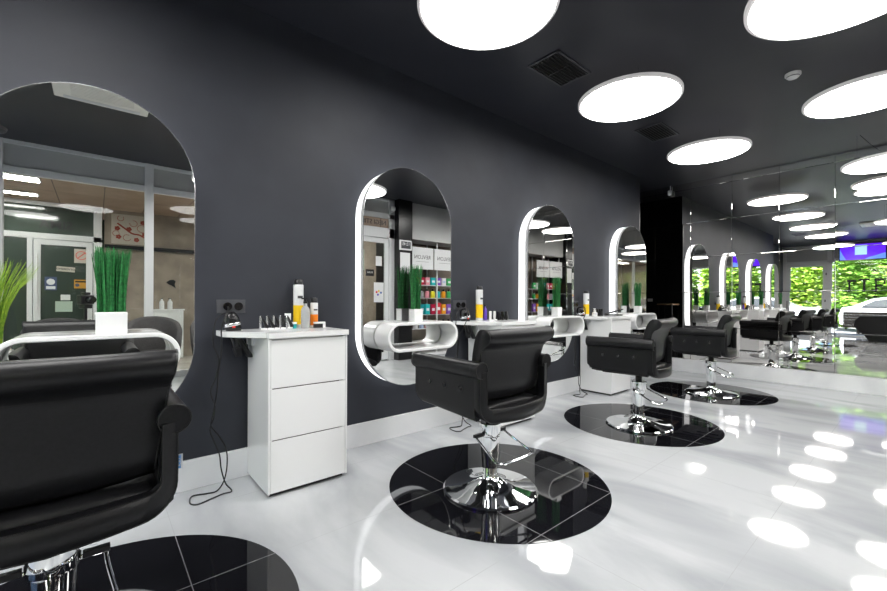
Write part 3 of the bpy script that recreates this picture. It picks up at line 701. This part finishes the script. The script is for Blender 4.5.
# U shaped rear frame
pairs = [((-.306,.80),(-.262,.80)),((-.306,.74),(-.262,.74)),((-.306,.67),(-.262,.685)),((-.305,.625),(-.262,.64))]
for k in range(0,9):
    a = PI+ (PI/2)*k/8
    pairs.append(((-.205+.10*math.cos(a), .610+.10*math.sin(a)), (-.230+.032*math.cos(a), .622+.032*math.sin(a))))
for k in range(1,8):
    x = -.205+.205*k/8; xi = -.230+.230*k/8; pairs.append(((x,.510-.008*k/8),(xi,.590-.004*k/8)))
pairs.append(((0,.501),(0,.586)))
pairs += [((-a[0],a[1]),(-b[0],b[1])) for a,b in pairs[-2::-1]]
rings = []; oe = []; ie = []
bul = lambda x: -.050*(1-min(1,abs(x)/.30)**2)
for (ox,oz_),(ix,iz_) in pairs:
    def L(t): return (ox+(ix-ox)*t, oz_+(iz_-oz_)*t)
    ring = []
    for t,dy in ((0,-.205),(.06,-.213),(.94,-.213),(1,-.205),(1,-.165),(.94,-.158),(.06,-.158),(0,-.165)):
        x,z = L(t); ring.append((x, dy+bul(x), z))
    rings.append(ring)
    x,z = L(.02); oe.append((x,-.211+bul(x),z)); x,z = L(.98); ie.append((x,-.211+bul(x),z))
o = MB().loft(rings).build('rear_frame', M['leather'], ch, angle=60)
MB().tube(oe,.003,6).build('piping', M['piping'], o); MB().tube(ie,.003,6).build('piping', M['piping'], o)
# seat
rings = []
for y,e in ((-.20,.02),(-.185,.004),(-.1,0),(.1,0),(.3,0),(.36,.006),(.38,.03)):
    w = .256; rings.append([(-w+e,y,.525+e),(w-e,y,.525+e),(w,y,.545),(w,y,.585-e),(w-.03,y,.603-e),(.1,y,.612-e),(-.1,y,.612-e),(-w+.03,y,.603-e),(-w,y,.585-e),(-w,y,.545)])
MB().loft(rings).build('seat', M['leather'], ch, angle=60, bevel=0)
MB().box((-.20,-.14,.506),(.20,.28,.525)).build('seat_pan', M['black'], ch, bevel=.01)
# backrest
prof = [(-.160,.648),(-.170,.72),(-.176,.79),(-.184,.86),(-.196,.91),(-.216,.938),(-.243,.952),(-.263,.968),(-.273,.990),(-.270,1.012),(-.256,1.030),(-.235,1.038),(-.208,1.037),(-.184,1.022),(-.165,.995),(-.148,.955),(-.130,.90),(-.112,.83),(-.098,.74),(-.090,.66),(-.095,.632),(-.13,.624)]
hwz = lambda z: .250+max(0,(z-.64))/.40*.052
rings = []; nn = 16
us = [-1]+[-.985]+[-.93+1.86*k/14 for k in range(15)]+[.985,1]
for u in us:
    ring = []
    for y,z in prof:
        ring.append((u*hwz(z), y-.018*(1-u*u), z-.012*(1-u*u)*(1 if z<.66 else 0)))
    cy = sum(p[1] for p in ring)/len(ring); cz = sum(p[2] for p in ring)/len(ring); q = .07 if abs(u)==1 else (.0 if abs(u)>.98 else 0)
    rings.append([(p[0], p[1]+(cy-p[1])*q, p[2]+(cz-p[2])*q*.35) for p in ring])
bk = MB().loft(rings).build('backrest', M['leather'], ch, angle=60)
for s_ in (-1,1):
    MB().tube([(s_*(hwz(z)*.99), y, z) for y,z in prof],.0032,6,True).build('piping', M['piping'], bk)
MB().tube([(u*hwz(.915), -.1985-.018*(1-u*u), .915) for u in [-1+2*k/16 for k in range(17)]],.0016,6).build('seam', M['piping'], bk)
# metalwork
MB().box((-.11,-.10,.492),(.11,.14,.506)).build('mounting_plate', M['darkmetal'], ch, bevel=.003)
MB().cyl((0,0,.43),(0,0,.493),.030,20).build('piston', M['darkmetal'], ch)
MB().lathe([(.052,.345),(.066,.347),(.067,.352),(.067,.425),(.062,.430),(.026,.431)],40).build('collar', M['chrome'], ch)
MB().lathe([(.046,.075),(.0475,.12),(.056,.24),(.060,.345)],40).build('column', M['chrome'], ch)
MB().lathe([(.285,.002),(.2965,.006),(.2965,.014),(.288,.021),(.24,.028),(.18,.036),(.13,.048),(.09,.064),(.062,.082),(.052,.095),(.049,.11)],72,caps=True).build('base_plate', M['chrome'], ch, angle=30)
lv = MB()
lv.tube([(-.14,0,.355),(.14,0,.355)],.008,8)
lv.tube(smooth_path([(-.128,0,.355),(-.135,-.06,.325),(-.155,-.17,.275),(-.15,-.205,.262),(-.12,-.22,.257),(0,-.225,.255),(.12,-.22,.257),(.15,-.205,.262),(.155,-.17,.275),(.135,-.06,.325),(.128,0,.355)],5),.0065,8)
lv.build('foot_lever', M['chrome'], ch)
for s in (-1,1): MB().box((s*.105-.035,-.012,.352),(s*.105+.035,.012,.372)).build('lever_bracket', M['darkmetal'], ch, bevel=.002)
for k,cxx,rz_ in ((1,1.915,0),(2,4.01,R(7)),(3,6.09,R(4))): dup(ch, (cxx,1.79,0), rz_, label=CHL[k])
# fabric tag on the nearest chair
tg = MB().box((0,-.0008,0),(.022,.0008,.05)).build('brand_tag', M['paper'], ch, smooth=False); tg.location=(.306,-.15,.625); tg.rotation_euler=(0,0,R(-10))
tg['label'] = 'white tag with blue lettering'
t2 = text('tag_lettering','BLACKBE',.011,M['skyblue'],(.013,-.0012,.025),(R(90),R(-90),0),tg,bold=.0003)

# ------------------------------------------------------------------ pendant discs
def make_disc(label, x, y, z, group):
    t = thing('pendant_light', label, 'light', (x,y,z), 0, group)
    MB().lathe([(.425,.0),(.438,.0),(.445,.006),(.445,.030),(.43,.036),(.05,.036)],72,caps=True).build('housing', M['lampring'], t, angle=40)
    MB().lathe([(.423,-.002),(.423,.001)],72).build('diffuser', M['lamp'], t, smooth=False)
    for a in (R(100),R(220),R(340)): MB().cyl((.30*math.cos(a),.30*math.sin(a),.035),(.30*math.cos(a),.30*math.sin(a),H-z),.0018,6).build('suspension_wire', M['silver'], t)
    MB().tube(smooth_path([(.0,0,.035),(-.005,.06,.035+(H-z)*.2),(-.03,.17,(H-z)*.62),(-.05,.27,H-z)],5),.003,6).build('power_lead', M['black'], t)
    return t
ZL = 3.05; ZR = 2.83
gA, gB = 'pendant lights close under the ceiling', 'pendant lights on long wires'
l0 = make_disc('round white pendant light above the nearest cabinet, at the top centre edge',1.88,1.79,ZL,gA)
for lb,x,y in (('round white pendant light between the two ceiling vents',3.76,1.78),('round white pendant light in front of the mirror wall, beyond the far vent',5.80,1.75),('round white pendant light over the nearest chair, seen only in mirrors',-.15,1.78)): dup(l0,(x,y,ZL),label=lb)
dup(l0,(5.30,.335,ZL),label='round pendant light at the right edge just below the smoke detector')
l1 = make_disc('large round pendant light cut by the upper right corner',2.97,.25,ZR,gB)
for lb,x,y,z in (('round pendant light close before the mirror wall at the right edge',7.1,.235,ZR),('round pendant light over the waiting area, seen in the mirrors',1.42,-.62,ZR),('round pendant light above the sofa, seen in the mirror wall',-1.6,.35,ZR)): dup(l1,(x,y,z),label=lb)
l2 = make_disc('low hung round pendant light near the street door, seen in the mirror wall',-1.0,1.73,2.80,gB)
ul = thing('round_ceiling_speaker','dark round ceiling speaker reflected at the left of the nearest mirror','speaker',(-1.02,-1.32,H))
MB().lathe([(.16,-.05),(.20,-.03),(.21,0)],40).build('housing', M['lampoff'], ul)

# ceiling vents
for k,(x,y,lab) in enumerate(((3.073,2.06,'black slatted ceiling vent between the first two round lights'),(5.10,2.07,'black slatted ceiling vent nearer the mirror wall'),(-.6,2.4,'black slatted ceiling vent behind the camera, seen in the mirror wall'))):
    if k == 0:
        v0 = thing('ceiling_vent', lab, 'vent', (x,y,H), 0, 'slatted ceiling vents'); w, d = .25, .155
        mb = MB()
        for a,b in (((-w,-d,-.012),(w,-d+.018,0)),((-w,d-.018,-.012),(w,d,0)),((-w,-d,-.012),(-w+.018,d,0)),((w-.018,-d,-.012),(w,d,0))): mb.box(a,b)
        mb.build('frame', M['socket'], v0, bevel=.002)
        MB().box((-w+.01,-d+.01,-.002),(w-.01,d-.01,0)).build('backing', M['gap'], v0)
        for i in range(9):
            y_ = -d+.033+i*.0305
            MB().box((-w+.018,-.010,-.0012),(w-.018,.010,.0012), Matrix.Translation((0,y_,-.008))@Matrix.Rotation(R(28),4,'X')).build('slat', M['black'], v0)
        mb = MB(); mb.box((-.004,-d+.018,-.015),(.004,d-.018,-.011)); mb.build('crossbar', M['black'], v0)
    else: dup(v0, (x,y,H), label=lab)
sd = thing('smoke_detector','white round smoke detector on the ceiling at upper right','smoke detector',(4.70,.755,H))
MB().lathe([(.055,-.022),(.058,-.018),(.058,0)],28).build('base_ring', M['satin'], sd)
MB().lathe([(.02,-.045),(.036,-.042),(.046,-.032),(.05,-.022)],28).build('dome', M['satin'], sd)
MB().lathe([(.047,-.034),(.0485,-.028)],28,caps=False).build('slot_band', M['socket'], sd)
sc_ = thing('motion_sensor','small white motion sensor with a violet glint high in the mirror wall corner','sensor',(7.64,2.88,3.09))
MB().box((-.03,-.03,-.045),(.03,.03,.045)).build('case', M['satin'], sc_, bevel=.012)
MB().lathe([(0,.018),(.012,.013),(.018,0)],16,Matrix.Translation((-.03,-.012,-.01))@Matrix.Rotation(R(-90),4,'Y'),caps=False).build('lens', M['paper'], sc_)
MB().cyl((.02,0,.04),(.02,0,.128),.008).build('bracket', M['satin'], sc_)
# cassette air conditioner
ac = thing('ceiling_air_conditioner','cream square ceiling air conditioner reflected at the top of the nearest mirror','air conditioner',(.05,.68,H))
MB().box((-.37,-.42,-.035),(.37,.42,0)).build('panel', M['cassette'], ac, bevel=.008)
for i in range(14): MB().box((-.24,-.26+i*.037,-.040),(.24,-.245+i*.037,-.035)).build('grille_slat', M['socket'] if False else M['cassette'], ac)
for s in (-1,1): MB().box((-.3,s*.36-.03,-.038),(.3,s*.36+.03,-.0351)).build('louvre', M['alu'], ac)

# ------------------------------------------------------------------ recess console
tb = thing('console_table','narrow wooden console table on dark legs in the black recess','table',(6.95,3.22,0))
MB().box((-.16,-.14,1.125),(.16,.14,1.15)).build('tabletop', M['wood'], tb, bevel=.003)
MB().box((-.15,-.13,.62),(.15,.13,.635)).build('shelf', M['wood'], tb, bevel=.002)
for sx_ in (-.14,.14):
    for sy in (-.12,.12): MB().box((sx_-.01,sy-.01,0),(sx_+.01,sy+.01,1.125)).build('leg', M['darkmetal'], tb)
sw = thing('wall_switch','small white wall switch on the black recess wall','switch',(XW,3.62,1.22)); MB().box((0,-.05,-.03),(.01,.05,.03)).build('plate', M['satin'], sw, bevel=.003); MB().box((.01,-.02,-.015),(.014,.02,.015)).build('rocker', M['paper'], sw)

# ------------------------------------------------------------------ waiting area, seen in mirrors
def tub(label, x, y, rz, first=[None]):
    if first[0]: return dup(first[0], (x,y,0), rz, label)
    t = thing('tub_armchair', label, 'armchair', (x,y,0), rz, 'grey tub armchairs'); first[0] = t
    rings = []
    for k in range(25):
        a = R(-30+240*k/24); c, s = math.cos(a), math.sin(a); top = .62+.34*max(0,math.sin((a+R(30))/R(240)*PI))**.6
        ri, ro = .25, .31
        rings.append([(ri*c,-ri*s*.95,.40),(ro*c*.92,-ro*s*.92,.40),(ro*c,-ro*s,.55),(ro*1.04*c,-ro*1.04*s,top-.03),(ro*c,-ro*s,top),((ri+.02)*c,-(ri+.02)*s,top),(ri*c,-ri*s,top-.03)])
    MB().loft(rings).build('shell', M['grey_fab'], t, angle=60)
    MB().lathe([(.22,.40),(.25,.41),(.255,.47),(.23,.49)],32).build('seat', M['grey_fab'], t, angle=60)
    MB().lathe([(.2,.36),(.2,.40)],24).build('seat_base', M['black'], t)
    for k in range(4):
        a = R(45+90*k); MB().cyl((.15*math.cos(a),.15*math.sin(a),.36),(.24*math.cos(a),.24*math.sin(a),0),.013,10).build('leg', M['black'], t)
    return t
tub('grey tub armchair seen in the nearest mirror, right of the potted grass',.62,-1.12,0)
tub('grey tub armchair seen in the nearest mirror, left behind the reflected chair',-.36,-1.12,0)
tub('grey tub armchair at the right border of the nearest mirror',1.36,-1.12,.2)

sf = thing('black_sofa','low black upholstered sofa with sloping ends, seen in the mirror wall','sofa',(-2.0,.12,0))
mb = MB(); mb.loft([[(x,-1.12+e1*s1,z) if False else (x, y_, z) for x,y_ in ((-.30,-b_),(.30,-b_),(.30,b_),(-.30,b_))] for z,b_,e1,s1 in ((.03,.92,0,0),(.30,1.08,0,0))]); mb.build('base', M['leather'], sf, bevel=.02)
MB().box((-.42,-1.0,.30),(.30,1.0,.46)).build('seat', M['leather'], sf, bevel=.04, seg=4)
mb = MB(); mb.loft([[(.30+q*.02,-b_,z),(.42+q*.02,-b_,z),(.42+q*.02,b_,z),(.30+q*.02,b_,z)] for z,b_,q in ((.30,1.08,0),(.50,1.22,1),(.66,1.2,2),(.82,1.08,3))]); mb.build('backrest', M['leather'], sf, bevel=.03, seg=3)
for s in (-1,1): MB().box((-.40,s*1.05-.07,.30),(.30,s*1.05+.07,.62)).build('armrest', M['leather'], sf, bevel=.03, seg=3)
for sx_ in (-.25,.25):
    for sy in (-.8,.8): MB().cyl((sx_,sy,0),(sx_,sy,.03),.03).build('foot', M['black'], sf)

pl = thing('tall_planter','lime green ornamental grass in a tall white planter, reflected at the far left','plant',(-.82,-.45,0))
MB().loft([[(-w_,-w_,z),(w_,-w_,z),(w_,w_,z),(-w_,w_,z)] for z,w_ in ((0,.11),(.66,.15))]).build('planter', M['white'], pl, bevel=.01)
MB().box((-.13,-.13,.661),(.13,.13,.67)).build('soil', M['soil'], pl)
g_ = grass(170,.07,.07,.98,2.6,9,.006,.3).build('grass', M['lime'], pl, smooth=False); g_.location = (0,0,.665)

# the camera on its tripod, seen in the nearest mirror
yaw = R(49.6229); F = Vector((math.cos(yaw),math.sin(yaw),0))
cp = thing('camera_on_tripod','black photo camera on a tripod reflected beside the potted grass','camera',(-.13*F.x,-.13*F.y,0), yaw-PI/2)
MB().box((-.07,-.035,1.145),(.07,.035,1.245)).build('camera_body', M['black'], cp, bevel=.012, seg=3)
MB().box((-.03,-.03,1.245),(.03,.03,1.275)).build('viewfinder_hump', M['black'], cp, bevel=.008)
MB().lathe([(.035,.035),(.038,.05),(.038,.09),(.032,.10)],24,Matrix.Translation((0,0,1.195))@Matrix.Rotation(R(-90),4,'X')).build('lens_barrel', M['blackgloss'], cp)
MB().box((-.04,-.04,1.10),(.04,.04,1.145)).build('tripod_head', M['darkmetal'], cp, bevel=.006)
MB().cyl((0,0,.55),(0,0,1.1),.014).build('centre_column', M['darkmetal'], cp)
for k in range(3):
    a = R(90+180+120*k); MB().cyl((.03*math.cos(a),.03*math.sin(a),.98),(.34*math.cos(a),.34*math.sin(a),0),.013,10,.009).build('leg', M['black'], cp)

# ------------------------------------------------------------------ street outside
struct(MB().box((-40,-25,-.12),(XB-.2,30,-.02)).build('ground_street', M['asphalt'], smooth=False))
bn = thing('slatted_bench','long brown slatted bench outside the street window','bench',(-6.6,.1,0))
for k in range(6): MB().box((.22+.0,-1.9,.25+k*.1),(.26,1.9,.346+k*.1)).build('back_slat', M['slatwood'], bn, bevel=.004)
for k in range(4): MB().box((-.28+k*.12,-1.9,.40),(-.18+k*.12,1.9,.44)).build('seat_slat', M['slatwood'], bn, bevel=.004)
for y in (-1.5,0,1.5): MB().box((-.28,y-.04,-.02),(.24,y+.04,.40)).build('leg', M['slatwood'], bn, bevel=.004)
def car(label, x, y, rz, first=[None]):
    if first[0]: return dup(first[0], (x,y,0), rz, label)
    t = thing('parked_car', label, 'car', (x,y,0), rz, 'parked cars'); first[0] = t
    prof_ = [(-2.15,.28),(-2.18,.55),(-2.1,.82),(-1.95,.95),(-1.2,1.02),(-.55,1.36),(-.1,1.46),(.6,1.47),(1.2,1.38),(1.75,1.08),(2.1,1.0),(2.18,.7),(2.15,.3),(1.75,.22),(-1.75,.22)]
    rings = []
    for u,sc2 in ((-.88,.90),(-.84,.97),(-.6,1),(.6,1),(.84,.97),(.88,.90)):
        rings.append([(x_*(.995 if abs(u)>.8 else 1), u*(1-.22*max(0,(z_-.95))/.5), .22+(z_-.22)*sc2) for x_,z_ in prof_])
    MB().loft(rings).build('body', M['carpaint'], t, angle=40, bevel=.02)
    for s in (-1,1):
        g = [(-1.02,1.0),(-.5,1.29),(-.08,1.37),(.58,1.38),(1.12,1.29),(1.5,1.05)]
        vs = [(x_, s*(.885*(1-.22*max(0,z_-.95)/.5)+.006), z_) for x_,z_ in g]; vs2 = [(a,b-s*.03,c) for a,b,c in vs]; n_ = len(g)
        MB().add(vs+vs2,[tuple(range(n_)),tuple(range(2*n_-1,n_-1,-1))]+[(i,(i+1)%n_,(i+1)%n_+n_,i+n_) for i in range(n_)]).build('side_window', M['carglass'], t, smooth=False)
        for x_ in (-1.35,1.35):
            wv = MB().lathe([(.20,-.1),(.31,-.1),(.33,-.06),(.33,.06),(.31,.1),(.20,.1)],28,Matrix.Translation((x_,s*.80,.31))@Matrix.Rotation(R(90),4,'X')).build('wheel', M['tyre'], t)
            MB().lathe([(.0,.09),(.19,.105),(.2,.09)],20,Matrix.Translation((x_,s*.80,.31))@Matrix.Rotation(R(-90)*s,4,'X'),caps=False).build('hubcap', M['silver'], wv)
        MB().lathe([(0,.03),(.08,.02),(.1,0)],16,Matrix.Translation((-2.14,s*.6,.68))@Matrix.Rotation(R(-90),4,'Y'),caps=False).build('headlamp', M['clear'], t)
    return t
car('silver white car parked behind the bench outside the street window',-9.2,.15,R(90))
car('silver white car parked outside the glass door, farther left',-10.5,5.2,R(100))
def tree(label, x, y, h, r, m, n, seed, kind='tree'):
    t = thing('leafy_tree' if kind=='tree' else 'garden_shrub', label, kind, (x,y,-.02), 0, 'greenery across the street')
    rn = random.Random(seed); mb = MB()
    MB().cyl((0,0,0),(0.05,.03,h*.6),.10 if kind=='tree' else .04,10,.05 if kind=='tree' else .02).build('trunk', M['bark'], t)
    for _ in range(n):
        while True:
            p = Vector((rn.uniform(-1,1),rn.uniform(-1,1),rn.uniform(-1,1)))
            if .35 < p.length < 1: break
        p = Vector((p.x*r, p.y*r, h*.52+p.z*h*.48)) ; s = rn.uniform(.10,.20)
        rot = Matrix.Rotation(rn.uniform(0,6.28),4,'Z')@Matrix.Rotation(rn.uniform(-1.1,1.1),4,'X')
        T = Matrix.Translation(p)@rot
        mb.add([(-s,0,0),(0,-s*.5,.012),(s,0,0),(0,s*.5,.012)],[(0,1,2,3)],T)
    mb.build('foliage', m, t, smooth=False)
spots = [(-12.6,-1.6,4.4,1.45,'leafA'),(-13.0,1.5,4.8,1.5,'leafB'),(-14.2,4.7,4.8,1.5,'leafA'),(-13.6,8.0,5.0,1.6,'leafB'),(-12.8,-4.8,4.8,1.5,'leafB'),(-18.9,3.2,7.6,2.4,'leafA'),(-17.8,-2.0,7.6,2.4,'leafB'),(-18,8.4,7.6,2.4,'leafA'),(-17.6,-7.0,7.5,2.4,'leafA')]
plc = ['right behind the bench','behind the silver car','seen through the glass door','far left beyond the glass door','at the right end of the street window','tall and set back behind the cars','tall and set back on the right','farthest left across the street','farthest right across the street']
for k,(x,y,h_,r_,mm) in enumerate(spots): tree(f'{"bright" if mm=="leafA" else "mid"} green leafy tree {plc[k]}', x, y, h_, r_, M[mm], 4600, 20+k)
for k,(x,y) in enumerate(((-10.6,2.3),(-10.9,-2.6))): tree(f'low green shrub {["between the two parked cars","at the right of the silver car"][k]}', x, y, 1.5, .45, M['leafB'], 1200, 40+k, 'shrub')

# ------------------------------------------------------------------ light
w = bpy.data.worlds.new('sky'); sc.world = w; w.use_nodes = True; nt = w.node_tree
sk = nt.nodes.new('ShaderNodeTexSky'); sk.sky_type = 'NISHITA'; sk.sun_disc = False; sk.sun_elevation = R(48); sk.sun_rotation = R(90)
nt.links.new(sk.outputs[0], nt.nodes['Background'].inputs['Color']); nt.nodes['Background'].inputs['Strength'].default_value = .38
sl = bpy.data.lights.new('sun','SUN'); sl.energy = 14.; sl.angle = R(.6); so_ = bpy.data.objects.new('sun', sl); C.objects.link(so_)
so_.rotation_euler = (R(12), R(42), 0)   # high sun over the roof, shining towards the street side
so_.location = (2,0,9)

# ------------------------------------------------------------------ camera
cd = bpy.data.cameras.new('camera'); co = bpy.data.objects.new('camera', cd); C.objects.link(co); sc.camera = co
a = R(.0954); b = R(-.1978)
Fv = Vector((math.cos(yaw)*math.cos(a), math.sin(yaw)*math.cos(a), math.sin(a))); R0 = Vector((math.sin(yaw),-math.cos(yaw),0)); U0 = Vector((-math.cos(yaw)*math.sin(a),-math.sin(yaw)*math.sin(a),math.cos(a)))
Rv = R0*math.cos(b)-U0*math.sin(b); Uv = R0*math.sin(b)+U0*math.cos(b)
mtx = Matrix((( Rv.x,Uv.x,-Fv.x,0),(Rv.y,Uv.y,-Fv.y,0),(Rv.z,Uv.z,-Fv.z,1.2),(0,0,0,1)))
co.matrix_world = mtx
cd.sensor_width = 36; cd.lens = 408.6236/887*36; cd.shift_y = (299.7472-295.5)/887; cd.clip_start = .02; cd.clip_end = 200

vs_ = sc.view_settings; vs_.view_transform = 'Standard'; vs_.look = 'None'; vs_.gamma = 1; vs_.exposure = .8; vs_.use_curve_mapping = False
sc.cycles.max_bounces = 12; sc.cycles.glossy_bounces = 8; sc.cycles.transparent_max_bounces = 12; sc.cycles.diffuse_bounces = 5
sc.cycles.caustics_reflective = False; sc.cycles.sample_clamp_indirect = 6
